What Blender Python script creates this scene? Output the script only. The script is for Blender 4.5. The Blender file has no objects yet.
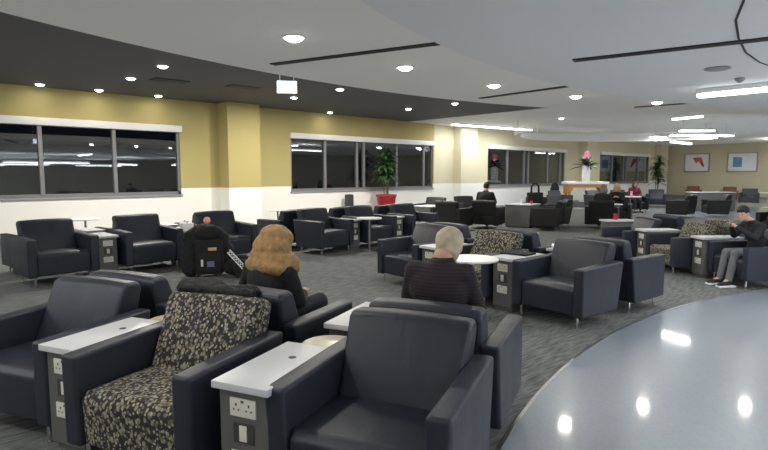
import bpy, bmesh, math, random
from mathutils import Vector, Matrix, noise
R = math.radians
PI = math.pi
random.seed(7)
SC = bpy.context.scene
COL = SC.collection

# ---------------------------------------------------------------- camera, world, exposure
cam_d = bpy.data.cameras.new('camera'); cam = bpy.data.objects.new('camera', cam_d); COL.objects.link(cam)
FPX = 540.0
cam_d.sensor_width = 36.0; cam_d.lens = 36.0 * FPX / 768.0
cam_d.clip_start = 0.05; cam_d.clip_end = 300
cam.location = (0, 0, 1.65)
PITCH = math.atan(51 / FPX)
cam.rotation_euler = (PI / 2 - PITCH, 0, R(47.3 - 90))
SC.camera = cam
SC.view_settings.view_transform = 'Standard'; SC.view_settings.look = 'None'
SC.view_settings.gamma = 1.0; SC.view_settings.use_curve_mapping = False
SC.view_settings.exposure = 0.0
world = bpy.data.worlds.new('night'); SC.world = world; world.use_nodes = True
world.node_tree.nodes['Background'].inputs[0].default_value = (0.10, 0.13, 0.2, 1)
world.node_tree.nodes['Background'].inputs[1].default_value = 0.05
# renderer's ambient term: even fill added to brighten dark ceilings, from no lamp
SC.cycles.use_fast_gi = True; SC.cycles.fast_gi_method = 'ADD'
world.light_settings.ao_factor = .145; world.light_settings.distance = 2.4
DOWN_W = 22.0      # watts of a downlight
STRIP_W = 26.0     # watts per metre of a linear light

# ---------------------------------------------------------------- materials
def new_mat(name):
    m = bpy.data.materials.new(name); m.use_nodes = True
    nt = m.node_tree; b = nt.nodes['Principled BSDF']
    return m, nt, b
def col(c): return (c[0], c[1], c[2], 1)
def mat(name, c, rough=0.5, metal=0.0, bump=None, var=None, spec=0.5, coat=0.0):
    m, nt, b = new_mat(name)
    b.inputs['Base Color'].default_value = col(c); b.inputs['Roughness'].default_value = rough
    b.inputs['Metallic'].default_value = metal; b.inputs['Specular IOR Level'].default_value = spec
    b.inputs['Coat Weight'].default_value = coat
    tc = nt.nodes.new('ShaderNodeTexCoord')
    if var:
        sc, amt = var
        n = nt.nodes.new('ShaderNodeTexNoise'); n.inputs['Scale'].default_value = sc; n.inputs['Detail'].default_value = 4
        nt.links.new(tc.outputs['Object'], n.inputs['Vector'])
        mx = nt.nodes.new('ShaderNodeMix'); mx.data_type = 'RGBA'
        mx.inputs[6].default_value = col([v * (1 - amt) for v in c]); mx.inputs[7].default_value = col([min(1, v * (1 + amt)) for v in c])
        nt.links.new(n.outputs[0], mx.inputs[0]); nt.links.new(mx.outputs[2], b.inputs['Base Color'])
    if bump:
        sc, st, stretch = bump
        mp = nt.nodes.new('ShaderNodeMapping'); mp.inputs['Scale'].default_value = stretch
        n = nt.nodes.new('ShaderNodeTexNoise'); n.inputs['Scale'].default_value = sc; n.inputs['Detail'].default_value = 5
        bp = nt.nodes.new('ShaderNodeBump'); bp.inputs['Strength'].default_value = st; bp.inputs['Distance'].default_value = 0.01
        nt.links.new(tc.outputs['Object'], mp.inputs['Vector']); nt.links.new(mp.outputs[0], n.inputs['Vector'])
        nt.links.new(n.outputs[0], bp.inputs['Height']); nt.links.new(bp.outputs[0], b.inputs['Normal'])
    return m
def emis(name, c, s):
    m, nt, b = new_mat(name)
    b.inputs['Base Color'].default_value = col(c); b.inputs['Emission Color'].default_value = col(c)
    b.inputs['Emission Strength'].default_value = s
    return m

def fabric_leaf(name):
    m, nt, b = new_mat(name); L = nt.links.new
    tc = nt.nodes.new('ShaderNodeTexCoord')
    warp = nt.nodes.new('ShaderNodeTexNoise'); warp.inputs['Scale'].default_value = 14
    L(tc.outputs['Object'], warp.inputs['Vector'])
    add = nt.nodes.new('ShaderNodeVectorMath'); add.operation = 'MULTIPLY_ADD'; add.inputs[1].default_value = (.03, .03, .03)
    L(warp.outputs[1], add.inputs[0]); L(tc.outputs['Object'], add.inputs[2])
    base = None
    prev = None
    for i, (scl, rot, thr, c) in enumerate([((34, 34, 22), .5, .38, (.24, .215, .15)), ((30, 40, 26), -.6, .33, (.12, .112, .085)), ((46, 30, 40), 1.1, .30, (.36, .335, .26))]):
        mp = nt.nodes.new('ShaderNodeMapping'); mp.inputs['Scale'].default_value = scl; mp.inputs['Rotation'].default_value = (rot, rot * .6, rot)
        v = nt.nodes.new('ShaderNodeTexVoronoi'); v.inputs['Scale'].default_value = 1.0; v.inputs['Randomness'].default_value = .9
        L(add.outputs[0], mp.inputs['Vector']); L(mp.outputs[0], v.inputs['Vector'])
        lt = nt.nodes.new('ShaderNodeMapRange'); lt.inputs[1].default_value = thr + .05; lt.inputs[2].default_value = thr - .05
        L(v.outputs['Distance'], lt.inputs[0])
        mx = nt.nodes.new('ShaderNodeMix'); mx.data_type = 'RGBA'; mx.inputs[7].default_value = col(c)
        if prev is None: mx.inputs[6].default_value = (.018, .018, .02, 1)
        else: L(prev, mx.inputs[6])
        L(lt.outputs[0], mx.inputs[0]); prev = mx.outputs[2]
    L(prev, b.inputs['Base Color']); b.inputs['Roughness'].default_value = .85
    return m

def leather(name, c, rough, wrinkle):
    m, nt, b = new_mat(name); L = nt.links.new
    tc = nt.nodes.new('ShaderNodeTexCoord')
    n = nt.nodes.new('ShaderNodeTexNoise'); n.inputs['Scale'].default_value = 5; n.inputs['Detail'].default_value = 6
    L(tc.outputs['Object'], n.inputs['Vector'])
    mx = nt.nodes.new('ShaderNodeMix'); mx.data_type = 'RGBA'
    mx.inputs[6].default_value = col([v * .8 for v in c]); mx.inputs[7].default_value = col([v * 1.25 for v in c])
    L(n.outputs[0], mx.inputs[0]); L(mx.outputs[2], b.inputs['Base Color'])
    rr = nt.nodes.new('ShaderNodeMapRange'); rr.inputs[3].default_value = rough - .08; rr.inputs[4].default_value = rough + .12
    L(n.outputs[0], rr.inputs[0]); L(rr.outputs[0], b.inputs['Roughness'])
    g = nt.nodes.new('ShaderNodeTexNoise'); g.inputs['Scale'].default_value = 160; g.inputs['Detail'].default_value = 2
    L(tc.outputs['Object'], g.inputs['Vector'])
    mp = nt.nodes.new('ShaderNodeMapping'); mp.inputs['Scale'].default_value = (9, 5, 2.0)
    w = nt.nodes.new('ShaderNodeTexNoise'); w.inputs['Scale'].default_value = 1; w.inputs['Detail'].default_value = 3; w.inputs['Distortion'].default_value = .6
    L(tc.outputs['Object'], mp.inputs['Vector']); L(mp.outputs[0], w.inputs['Vector'])
    b1 = nt.nodes.new('ShaderNodeBump'); b1.inputs['Strength'].default_value = .12; b1.inputs['Distance'].default_value = .002
    b2 = nt.nodes.new('ShaderNodeBump'); b2.inputs['Strength'].default_value = wrinkle; b2.inputs['Distance'].default_value = .02
    L(g.outputs[0], b1.inputs['Height']); L(w.outputs[0], b2.inputs['Height']); L(b1.outputs[0], b2.inputs['Normal']); L(b2.outputs[0], b.inputs['Normal'])
    return m

M = {}
M['leather'] = leather('navy_leather', (.016, .019, .030), .44, .18)
M['leather_back'] = leather('creased_navy_leather', (.016, .019, .030), .44, .24)
M['black_leather'] = leather('black_leather', (.006, .006, .007), .5, .2)
M['grey_leather'] = leather('grey_leather', (.045, .047, .052), .5, .25)
M['brown_leather'] = leather('brown_leather', (.16, .055, .03), .45, .25)
M['leaf'] = fabric_leaf('leaf_pattern_fabric')
M['chrome'] = mat('chrome', (.75, .75, .76), .2, 1.0)
M['steel'] = mat('brushed_steel', (.45, .45, .46), .35, 1.0)
M['laminate'] = mat('white_laminate', (.55, .56, .575), .38, var=(3, .04))
M['cabinet'] = mat('grey_cabinet', (.105, .105, .10), .5, bump=(4, .1, (1, 1, 12)), var=(6, .12))
M['plate'] = mat('ivory_socket_plate', (.66, .65, .58), .4)
M['dark_plate'] = mat('dark_plate', (.045, .045, .045), .5)
M['slot'] = mat('socket_slot', (.03, .03, .03), .6)
M['cream_gloss'] = mat('cream_gloss', (.62, .58, .42), .22, var=(2, .1), coat=.5)
M['white_gloss'] = mat('white_tabletop', (.82, .82, .80), .3)
M['white_paint'] = mat('white_paint', (.8, .8, .78), .5)
M['ceiling'] = mat('ceiling_paint', (.78, .77, .74), .85, var=(.6, .03))
M['ceiling_disc'] = mat('ceiling_disc_paint', (.70, .71, .71), .85, var=(.6, .03))
M['ceiling_dark'] = mat('dark_ceiling_paint', (.085, .085, .09), .75, var=(.7, .06))
M['slotdark'] = mat('slot_diffuser', (.03, .03, .03), .7)
M['frame'] = mat('window_aluminium', (.24, .24, .25), .45, .3)
M['reveal'] = mat('grey_reveal', (.3, .3, .31), .6)
M['black_cloth'] = mat('black_cloth', (.012, .012, .013), .9, bump=(60, .3, (1, 1, 1)))
M['skin'] = mat('skin', (.55, .33, .24), .55, var=(8, .08))
M['red'] = mat('red_glaze', (.42, .03, .04), .3)
M['paper'] = mat('paper', (.8, .8, .8), .7)
M['wood'] = mat('orange_wood', (.55, .24, .07), .4, bump=(6, .1, (1, 1, 10)), var=(4, .2))
M['cloth_white'] = mat('white_cloth', (.85, .84, .83), .7)
M['pink'] = mat('pink_petals', (.78, .42, .55), .6, var=(20, .2))
M['green'] = mat('leaf_green', (.045, .10, .03), .5, var=(5, .4))
M['greendark'] = mat('leaf_dark_green', (.02, .045, .02), .5, var=(5, .3))
M['trunk'] = mat('trunk', (.16, .11, .06), .8, bump=(20, .5, (1, 1, 3)))
M['planter_grey'] = mat('planter_grey', (.22, .22, .22), .6)
M['lampglow'] = emis('downlight_glow', (1, .96, .86), 14)
M['lampring'] = mat('lamp_ring', (.8, .8, .8), .4)
M['tube'] = emis('linear_light_glow', (.93, .97, 1.0), 9)
M['exitglow'] = emis('exit_sign_glow', (.78, .93, 1.0), 3.2)

def wall_mat():
    m, nt, b = new_mat('olive_over_white_wall'); L = nt.links.new
    g = nt.nodes.new('ShaderNodeNewGeometry'); s = nt.nodes.new('ShaderNodeSeparateXYZ'); L(g.outputs['Position'], s.inputs[0])
    mr = nt.nodes.new('ShaderNodeMapRange'); mr.inputs[1].default_value = 1.228; mr.inputs[2].default_value = 1.238; L(s.outputs[2], mr.inputs[0])
    n = nt.nodes.new('ShaderNodeTexNoise'); n.inputs['Scale'].default_value = 1.2; L(g.outputs['Position'], n.inputs['Vector'])
    v = nt.nodes.new('ShaderNodeMix'); v.data_type = 'RGBA'; v.inputs[6].default_value = (.44, .37, .15, 1); v.inputs[7].default_value = (.48, .405, .17, 1); L(n.outputs[0], v.inputs[0])
    xr = nt.nodes.new('ShaderNodeMapRange'); xr.inputs[1].default_value = 17.55; xr.inputs[2].default_value = 17.57; L(s.outputs[0], xr.inputs[0])  # upper wall turns cream here: brightness of the lamp-lit section put into the colour
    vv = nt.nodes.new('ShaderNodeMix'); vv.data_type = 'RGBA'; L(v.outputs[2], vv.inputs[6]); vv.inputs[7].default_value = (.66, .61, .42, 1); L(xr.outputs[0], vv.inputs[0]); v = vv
    mx = nt.nodes.new('ShaderNodeMix'); mx.data_type = 'RGBA'; mx.inputs[6].default_value = (.90, .89, .84, 1); L(v.outputs[2], mx.inputs[7]); L(mr.outputs[0], mx.inputs[0])
    L(mx.outputs[2], b.inputs['Base Color']); b.inputs['Roughness'].default_value = .75
    return m
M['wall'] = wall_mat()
M['wall_beige'] = mat('beige_wall', (.56, .52, .36), .75, var=(1, .04))
M['wall_plain'] = mat('plain_wall', (.5, .48, .42), .8, var=(1, .04))

def carpet_mat():
    m, nt, b = new_mat('grey_streaked_carpet'); L = nt.links.new
    tc = nt.nodes.new('ShaderNodeTexCoord')
    mp = nt.nodes.new('ShaderNodeMapping'); mp.inputs['Rotation'].default_value = (0, 0, R(20)); mp.inputs['Scale'].default_value = (5, 36, 1)
    n = nt.nodes.new('ShaderNodeTexNoise'); n.inputs['Scale'].default_value = 1; n.inputs['Detail'].default_value = 5
    L(tc.outputs['Object'], mp.inputs['Vector']); L(mp.outputs[0], n.inputs['Vector'])
    cr = nt.nodes.new('ShaderNodeValToRGB'); cr.color_ramp.elements[0].position = .36; cr.color_ramp.elements[1].position = .66
    cr.color_ramp.elements[0].color = (.085, .090, .088, 1); cr.color_ramp.elements[1].color = (.185, .192, .186, 1)
    L(n.outputs[0], cr.inputs[0]); L(cr.outputs[0], b.inputs['Base Color']); b.inputs['Roughness'].default_value = .95
    b.inputs['Specular IOR Level'].default_value = .2
    f = nt.nodes.new('ShaderNodeTexNoise'); f.inputs['Scale'].default_value = 220; L(tc.outputs['Object'], f.inputs['Vector'])
    bp = nt.nodes.new('ShaderNodeBump'); bp.inputs['Strength'].default_value = .5; bp.inputs['Distance'].default_value = .006
    L(f.outputs[0], bp.inputs['Height']); L(bp.outputs[0], b.inputs['Normal'])
    return m
def terrazzo_mat():
    m, nt, b = new_mat('pale_polished_terrazzo'); L = nt.links.new
    tc = nt.nodes.new('ShaderNodeTexCoord')
    n = nt.nodes.new('ShaderNodeTexNoise'); n.inputs['Scale'].default_value = .9; n.inputs['Detail'].default_value = 6; L(tc.outputs['Object'], n.inputs['Vector'])
    v = nt.nodes.new('ShaderNodeTexVoronoi'); v.inputs['Scale'].default_value = 55; L(tc.outputs['Object'], v.inputs['Vector'])
    mx = nt.nodes.new('ShaderNodeMix'); mx.data_type = 'RGBA'; mx.inputs[6].default_value = (.26, .295, .335, 1); mx.inputs[7].default_value = (.32, .355, .395, 1); L(n.outputs[0], mx.inputs[0])
    m2 = nt.nodes.new('ShaderNodeMix'); m2.data_type = 'RGBA'; m2.blend_type = 'MULTIPLY'; m2.inputs[0].default_value = .12; L(mx.outputs[2], m2.inputs[6]); L(v.outputs['Color'], m2.inputs[7])
    L(m2.outputs[2], b.inputs['Base Color']); b.inputs['Roughness'].default_value = .3
    b.inputs['Coat Weight'].default_value = .8; b.inputs['Coat Roughness'].default_value = .06
    return m
M['carpet'] = carpet_mat(); M['terrazzo'] = terrazzo_mat()

def glass_mat():
    m, nt, b = new_mat('night_window_glass')
    b.inputs['Base Color'].default_value = (.55, .58, .6, 1); b.inputs['Roughness'].default_value = .015
    b.inputs['Transmission Weight'].default_value = 1.0; b.inputs['IOR'].default_value = 2.1
    return m
M['glass'] = glass_mat()

# ---------------------------------------------------------------- mesh helpers
def tag(o, label=None, cat=None, group=None, kind=None):
    if label: o['label'] = label
    if cat: o['category'] = cat
    if group: o['group'] = group
    if kind: o['kind'] = kind
    return o
def obj(name, bm, m, parent=None, smooth=True):
    me = bpy.data.meshes.new(name)
    bmesh.ops.recalc_face_normals(bm, faces=bm.faces[:])
    bm.to_mesh(me); bm.free()
    me.materials.append(m)
    if smooth:
        me.polygons.foreach_set('use_smooth', [True] * len(me.polygons))
        try: me.set_sharp_from_angle(angle=R(38))
        except Exception: pass
    o = bpy.data.objects.new(name, me); COL.objects.link(o)
    if parent: o.parent = parent
    return o
def empty(name, loc=(0, 0, 0), rz=0):
    o = bpy.data.objects.new(name, None); COL.objects.link(o); o.location = loc; o.rotation_euler = (0, 0, rz); o.empty_display_size = .1
    return o
KIDS = {}
def kids(o):
    if o.name not in KIDS: KIDS[o.name] = list(o.children)
    return KIDS[o.name]
def copy_tree(o, parent=None):
    c = o.copy(); COL.objects.link(c)
    if parent: c.parent = parent
    for ch in kids(o): copy_tree(ch, c)
    return c
def BM(): return bmesh.new()
def merge(bm, tmp):
    me = bpy.data.meshes.new('tmp'); tmp.to_mesh(me); tmp.free(); bm.from_mesh(me); bpy.data.meshes.remove(me)
def box(bm, x0, x1, y0, y1, z0, z1, bev=0, seg=2, fn=None, sub=0):
    t = BM(); bmesh.ops.create_cube(t, size=1)
    for v in t.verts:
        v.co = Vector(((x0 + x1) / 2 + v.co.x * (x1 - x0), (y0 + y1) / 2 + v.co.y * (y1 - y0), (z0 + z1) / 2 + v.co.z * (z1 - z0)))
    if sub: bmesh.ops.subdivide_edges(t, edges=t.edges[:], cuts=sub, use_grid_fill=True)
    if bev:
        es = [e for e in t.edges if len(e.link_faces) == 2 and e.calc_face_angle(0) > .5]
        bmesh.ops.bevel(t, geom=es, offset=bev, segments=seg, affect='EDGES', profile=.6)
    if fn:
        for v in t.verts: v.co = Vector(fn(v.co))
    merge(bm, t)
def prism(bm, pts, x0, x1, bev=0, seg=3, axis='x'):
    t = BM()
    def P3(u, v, w): return (w, u, v) if axis == 'x' else ((u, w, v) if axis == 'y' else (u, v, w))
    a = [t.verts.new(P3(u, v, x0)) for u, v in pts]; b = [t.verts.new(P3(u, v, x1)) for u, v in pts]
    t.faces.new(a); t.faces.new(b[::-1])
    n = len(pts)
    for i in range(n): t.faces.new((a[i], b[i], b[(i + 1) % n], a[(i + 1) % n]))
    bmesh.ops.recalc_face_normals(t, faces=t.faces[:])
    if bev: bmesh.ops.bevel(t, geom=t.edges[:], offset=bev, segments=seg, affect='EDGES', profile=.6)
    merge(bm, t)
def cone(bm, p0, p1, r0, r1, n=16, caps=True):
    p0 = Vector(p0); p1 = Vector(p1); d = p1 - p0
    t = BM(); bmesh.ops.create_cone(t, cap_ends=caps, segments=n, radius1=r0, radius2=r1, depth=d.length)
    q = d.to_track_quat('Z', 'Y').to_matrix().to_4x4()
    bmesh.ops.transform(t, matrix=Matrix.Translation((p0 + p1) / 2) @ q, verts=t.verts); merge(bm, t)
def ell(bm, c, r, seg=20, rings=12, rot=None):
    t = BM(); bmesh.ops.create_uvsphere(t, u_segments=seg, v_segments=rings, radius=1)
    mtx = Matrix.Translation(c) @ (rot or Matrix.Identity(4)) @ Matrix.Diagonal((r[0], r[1], r[2], 1))
    bmesh.ops.transform(t, matrix=mtx, verts=t.verts); merge(bm, t)
def lathe(bm, prof, n=32, c=(0, 0, 0)):
    t = BM(); rows = []
    for r, z in prof:
        rows.append([t.verts.new((c[0] + r * math.cos(2 * PI * i / n), c[1] + r * math.sin(2 * PI * i / n), c[2] + z)) for i in range(n)])
    for a, b in zip(rows, rows[1:]):
        for i in range(n): t.faces.new((a[i], a[(i + 1) % n], b[(i + 1) % n], b[i]))
    if prof[0][0] > 1e-4: t.faces.new(rows[0][::-1])
    if prof[-1][0] > 1e-4: t.faces.new(rows[-1])
    bmesh.ops.remove_doubles(t, verts=t.verts, dist=1e-5)
    merge(bm, t)
def tube(bm, pts, r, n=8):
    for a, b in zip(pts, pts[1:]): cone(bm, a, b, r, r, n)
    for p in pts[1:-1]: ell(bm, p, (r, r, r), 8, 6)
def struct(name, bm, m, smooth=False):
    return tag(obj(name, bm, m, None, smooth), kind='structure')

# ---------------------------------------------------------------- the room
WY = 15.83          # window wall
EX = 44.0           # far wall
WX0, SY0 = -7.0, -18.0
CC = (5.97, -6.67)    # centre of the concentric floor and ceiling circles
CEIL = 3.80; SLAB = 3.00; DISC = 2.70
b = BM(); box(b, WX0, EX, SY0, WY, -.2, -.002); struct('floor', b, M['carpet'])
b = BM(); lathe(b, [(9.72, 0), (9.72, .004), (0.0, .004)], 160, (6.03, -7.30, 0)); struct('floor_terrazzo', b, M['terrazzo'])
b = BM(); prism(b, [(22.6, -4.0), (22.6, 7.0), (26.6, 8.6), (34.5, 10.2), (36.0, 10.0), (36.0, -4.0)], 0.0, .004, axis='z'); struct('floor_walkway', b, M['terrazzo'])
# ring of steel trim round the terrazzo
b = BM(); lathe(b, [(9.72, 0), (9.72, .006), (9.745, .006), (9.745, 0)], 160, (6.03, -7.30, 0)); struct('trim_floor', b, M['steel'])

def arc(r, a0, a1, n, c=CC): return [(c[0] + r * math.cos(R(a0 + (a1 - a0) * i / n)), c[1] + r * math.sin(R(a0 + (a1 - a0) * i / n))) for i in range(n + 1)]
# high dark ceiling strip along the windows and the high light ceiling beyond it
b = BM(); box(b, WX0, 16.0, SY0, WY, CEIL, CEIL + .1); struct('ceiling', b, M['ceiling_dark'])
b = BM(); box(b, 16.0, EX, SY0, WY, CEIL - .02, CEIL + .1); struct('ceiling_light', b, M['ceiling'])
# round lowered slab with its curved edge, and the lower disc in its middle
b = BM(); prism(b, arc(13.32, 0, 357, 119), SLAB, SLAB + .22, axis='z'); struct('ceiling_slab', b, M['ceiling'])
b = BM(); prism(b, arc(10.04, 0, 357.5, 143, (6.08, -6.66)), DISC, SLAB - .001, axis='z'); struct('ceiling_disc', b, M['ceiling_disc'])
b = BM(); n_ = 64; ra = arc(4.9, 146, -5, n_, (20.8, 7.8)); rb = arc(5.12, 146, -5, n_, (20.8, 7.8)); ring = []
for k_, (p_, q_) in enumerate(zip(ra, rb)):
    zt = 3.16 + .32 * min(1, k_ / 34); zb = 3.12
    ring.append([b.verts.new((*p_, zb)), b.verts.new((*q_, zb)), b.verts.new((*q_, zt)), b.verts.new((*p_, zt))])
for u_, v_ in zip(ring, ring[1:]):
    for m_ in range(4): b.faces.new((u_[m_], u_[(m_ + 1) % 4], v_[(m_ + 1) % 4], v_[m_]))
b.faces.new(ring[0]); b.faces.new(ring[-1][::-1])
for q in arc(5.01, 120, 0, 4, (20.8, 7.8)): cone(b, (*q, 3.3), (*q, CEIL), .015, .015, 8)
struct('ceiling_bulkhead', b, M['ceiling'])
# recessed slot diffusers
def slot(p, q, z, w=.11):
    p = Vector((*p, 0)); q = Vector((*q, 0)); d = (q - p).normalized(); n = Vector((-d.y, d.x, 0)) * w / 2
    pts = [p + n, q + n, q - n, p - n]
    b = BM(); prism(b, [(v.x, v.y) for v in pts], z - .012, z + .01, axis='z')
    return tag(obj('slot_diffuser', b, M['slotdark'], None, False), kind='structure')
for i, (p, q, z) in enumerate([((3.61, 5.94), (4.32, 3.8), SLAB), ((7.91, 6.04), (7.82, 4.0), SLAB), ((11.26, 4.72), (11.5, 3.0), SLAB), ((4.76, 2.57), (5.25, .6), DISC)]):
    o = slot(p, q, z); o.name = 'trim_%d' % (i + 1)
# curved seam in the disc overhead
b = BM(); pp = [(3.4, .78), (3.87, 1.0), (4.36, 1.17), (4.94, 1.30), (5.55, 1.40), (6.13, 1.43), (6.7, 1.38), (7.2, 1.26)]
for a, c in zip(pp, pp[1:]):
    d = (Vector(c) - Vector(a)).normalized(); n = Vector((-d.y, d.x)) * .008
    prism(b, [(a[0] + n.x, a[1] + n.y), (c[0] + n.x, c[1] + n.y), (c[0] - n.x, c[1] - n.y), (a[0] - n.x, a[1] - n.y)], DISC - .004, DISC + .004, axis='z')
struct('trim_5', b, M['slotdark'])

# window wall with openings
WINS = [(-5.6, 6.45), (10.26, 17.5), (21.4, 28.7), (33.0, 40.6)]
ZS, ZT = 1.05, 2.92
b = BM(); xs = [WX0]
for a, c in WINS:
    box(b, xs[-1], a, WY, WY + .3, 0, CEIL); box(b, a, c, WY, WY + .3, 0, ZS); box(b, a, c, WY, WY + .3, ZT, CEIL); xs.append(c)
box(b, xs[-1], EX + .3, WY, WY + .3, 0, CEIL)
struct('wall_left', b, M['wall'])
b = BM(); box(b, EX, EX + .3, SY0, WY, 0, CEIL); struct('wall_far', b, M['wall_beige'])
b = BM(); box(b, WX0 - .3, WX0, SY0, WY + .3, 0, CEIL); struct('wall_near', b, M['wall_plain'])
b = BM(); box(b, WX0 - .3, EX + .3, SY0 - .3, SY0, 0, CEIL); struct('wall_right', b, M['wall_plain'])
for i, (x0, x1, p) in enumerate([(7.66, 8.75, .62), (18.85, 20.0, .45), (30.4, 31.6, .45), (41.6, 42.9, .45)]):
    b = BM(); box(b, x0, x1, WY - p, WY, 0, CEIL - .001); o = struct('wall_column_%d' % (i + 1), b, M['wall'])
b = BM(); box(b, WX0, EX, WY - .015, WY, 0, .10, .004, 1); struct('baseboard_left', b, M['reveal'])
b = BM(); box(b, EX - .015, EX, SY0, WY, 0, .10, .004, 1); struct('baseboard_far', b, M['reveal'])

MULL = [[-3.6, -1.1, 1.15, 2.93, 4.66], [11.75, 13.25, 13.6, 15.35, 16.95], [23.1, 24.6, 25.0, 26.9, 28.2], [34.8, 36.5, 36.9, 38.8]]
for i, ((a, c), ml) in enumerate(zip(WINS, MULL)):
    root = empty('window_%d' % (i + 1), ((a + c) / 2, WY, ZS)); tag(root, kind='structure')
    def wp(name, bm, m, smooth=False):
        o = obj(name, bm, m, None, smooth); o.parent = root; o.matrix_parent_inverse = Matrix.Translation(-Vector(root.location)); return o
    b = BM(); w = .07
    box(b, a, c, WY + .04, WY + .16, ZS, ZS + .09); box(b, a, c, WY + .04, WY + .16, ZT - .06, ZT)
    box(b, a, a + w, WY + .04, WY + .16, ZS, ZT); box(b, c - w, c, WY + .04, WY + .16, ZS, ZT)
    wp('window_frame', b, M['frame'])
    for x in ml:
        b = BM(); box(b, x - .05, x + .05, WY + .02, WY + .15, ZS + .05, ZT - .03, .01, 1); wp('mullion', b, M['frame'])
    b = BM(); box(b, a + w, c - w, WY + .09, WY + .096, ZS + .08, ZT - .05); wp('glass', b, M['glass'])
    b = BM(); box(b, a - .03, c + .03, WY - .05, WY + .05, ZS - .05, ZS, .008, 1); wp('window_sill', b, M['reveal'])
    b = BM(); box(b, a - .04, c + .04, WY - .12, WY + .04, ZT - .06, ZT + .13, .015, 2); wp('blind_pelmet', b, M['white_paint'], True)

# ---------------------------------------------------------------- lamps
def area(name, loc, size, power, shape='DISK', size_y=None, rot=(0, 0, 0), color=(1, .95, .86), parent=None, spread=None):
    d = bpy.data.lights.new(name, 'AREA'); d.shape = shape; d.size = size
    if size_y: d.size_y = size_y
    d.energy = power; d.color = color
    if spread: d.spread = spread
    o = bpy.data.objects.new(name, d); COL.objects.link(o); o.location = loc; o.rotation_euler = rot
    if parent: o.parent = parent
    return o
GLOW_BACK = M['lampring']
def make_down(power=1.0):
    root = empty('downlight')
    b = BM(); lathe(b, [(.09, 0), (.094, -.012), (.115, -.014), (.122, -.004), (.122, 0), (.115, .02), (.096, .03)], 28); obj('lamp_ring', b, M['lampring'], root)
    b = BM(); lathe(b, [(.0, -.05), (.05, -.044), (.08, -.028), (.098, -.006), (.098, .006), (.0, .006)], 28); obj('lamp_lens', b, M['lampglow'], root)
    area('lamp_light', (0, 0, -.055), .16, DOWN_W * power, parent=root)
    return root
down0 = None
def downlight(x, y, z, label, group, power=1.0):
    global down0
    if down0 is None: down0 = {}
    if power not in down0: o = make_down(power); down0[power] = o
    else: o = copy_tree(down0[power])
    o.location = (x, y, z); tag(o, label, 'ceiling light', group)
    return o
arc_lamps = [((3.07, 4.64), 'large round downlight on the pale ceiling, nearest and highest of the curved row'),
             ((4.94, 4.96), 'round downlight on the pale ceiling just right of the long dark slot'),
             ((6.92, 5.03), 'round downlight in the pale ceiling, third along the curved row'),
             ((8.93, 4.76), 'round downlight between the third lamp and the short thin slot, curved row'),
             ((10.79, 4.11), 'round downlight at the thin slot left of the long linear light')]
for (x, y), l in arc_lamps: downlight(x, y, SLAB, l, 'downlights along the curved ceiling edge')
dk = [((4.24, 11.12), 'round downlight in the dark ceiling strip, right of the left pair'), ((4.23, 12.99), 'round downlight in the dark ceiling, leftmost of all'),
      ((8.68, 11.06), 'downlight in the dark ceiling just right of the lit sign'), ((8.63, 13.09), 'downlight in the dark ceiling right below the lit sign'),
      ((12.9, 12.8), 'downlight near the right end of the dark ceiling strip'), ((12.97, 10.86), 'downlight where the pale ceiling edge narrows the dark strip')]
for (x, y), l in dk: downlight(x, y, CEIL, l, 'downlights in the dark ceiling strip', 5.5)
downlight(19.2, 10.8, CEIL - .02, 'downlight alone above the linear light near the second column', 'downlights beyond the curved ceiling')
for i, (x, l) in enumerate([(2.9, 'small wall washer above the left window, farther left'), (4.2, 'small wall washer above the left window, its middle'), (5.7, 'small wall washer above the right end of the left window'), (8.2, 'small wall washer right above the first column'), (11.6, 'small wall washer above the left end of the second window')]):
    downlight(x, 15.35, CEIL, l, 'wall washers at the window wall', .15)
# unseen downlights added to help light the lounge; one shows in the floor reflection
for (x, y, z) in [(1.1, 3.9, SLAB), (-1.2, 2.9, SLAB), (-3.6, 0.4, SLAB), (-5.4, -2.4, SLAB), (0, 11.1, CEIL), (0, 13, CEIL), (-4.2, 11.1, CEIL), (-4.2, 7.5, CEIL),
                  (12.3, 2.75, SLAB), (14.1, 1.3, SLAB), (15.6, -.6, SLAB)]:
    downlight(x, y, z, 'unseen round downlight in a set mostly added for fill', 'downlights outside the frame')

def strip(p, q, z, label, hang=0.0, w=.13, ps=1.0, group='linear ceiling lights', up=0.0):
    p = Vector((*p, z)); q = Vector((*q, z)); L = (q - p).length; a = math.atan2(q.y - p.y, q.x - p.x)
    root = empty('linear_light', (p + q) / 2, a); tag(root, label, 'ceiling light', group)
    b = BM(); box(b, -L / 2, L / 2, -w / 2 - .012, w / 2 + .012, .012, .07, .006, 1); obj('housing', b, M['lampring'], root)
    b = BM(); box(b, -L / 2 + .01, L / 2 - .01, -w / 2, w / 2, -.03, .012, .012, 2); obj('tube_diffuser', b, M['tube'], root)
    if hang:
        for s in (-1, 1):
            b = BM(); cone(b, (s * L * .4, 0, .07), (s * L * .4, 0, hang), .004, .004, 6); obj('suspension_wire', b, M['steel'], root)
    area('tube_light', (0, 0, -.035), L - .04, STRIP_W * L * ps, 'RECTANGLE', w * .9, color=(.93, .97, 1.0), parent=root)
    if up:
        b = BM(); box(b, -L / 2 + .02, L / 2 - .02, -w / 2, w / 2, .0705, .076); obj('uplight_diffuser', b, M['tube'], root)
        area('uplight', (0, 0, .085), L - .04, up * L, 'RECTANGLE', w * .9, rot=(PI, 0, 0), color=(.97, .97, .95), parent=root)
    return root
strip((17.6, 14.85), (22.6, 14.25), CEIL - .09, w=.2, label= 'long white linear light near the wall above the second column', ps=1.1)
strip((7.56, 2.4), (7.56, .2), DISC - .07, 'bright linear light running out of the frame at the right', ps=.5)
UP = 4.0  # upward fill of the added pendants
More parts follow.
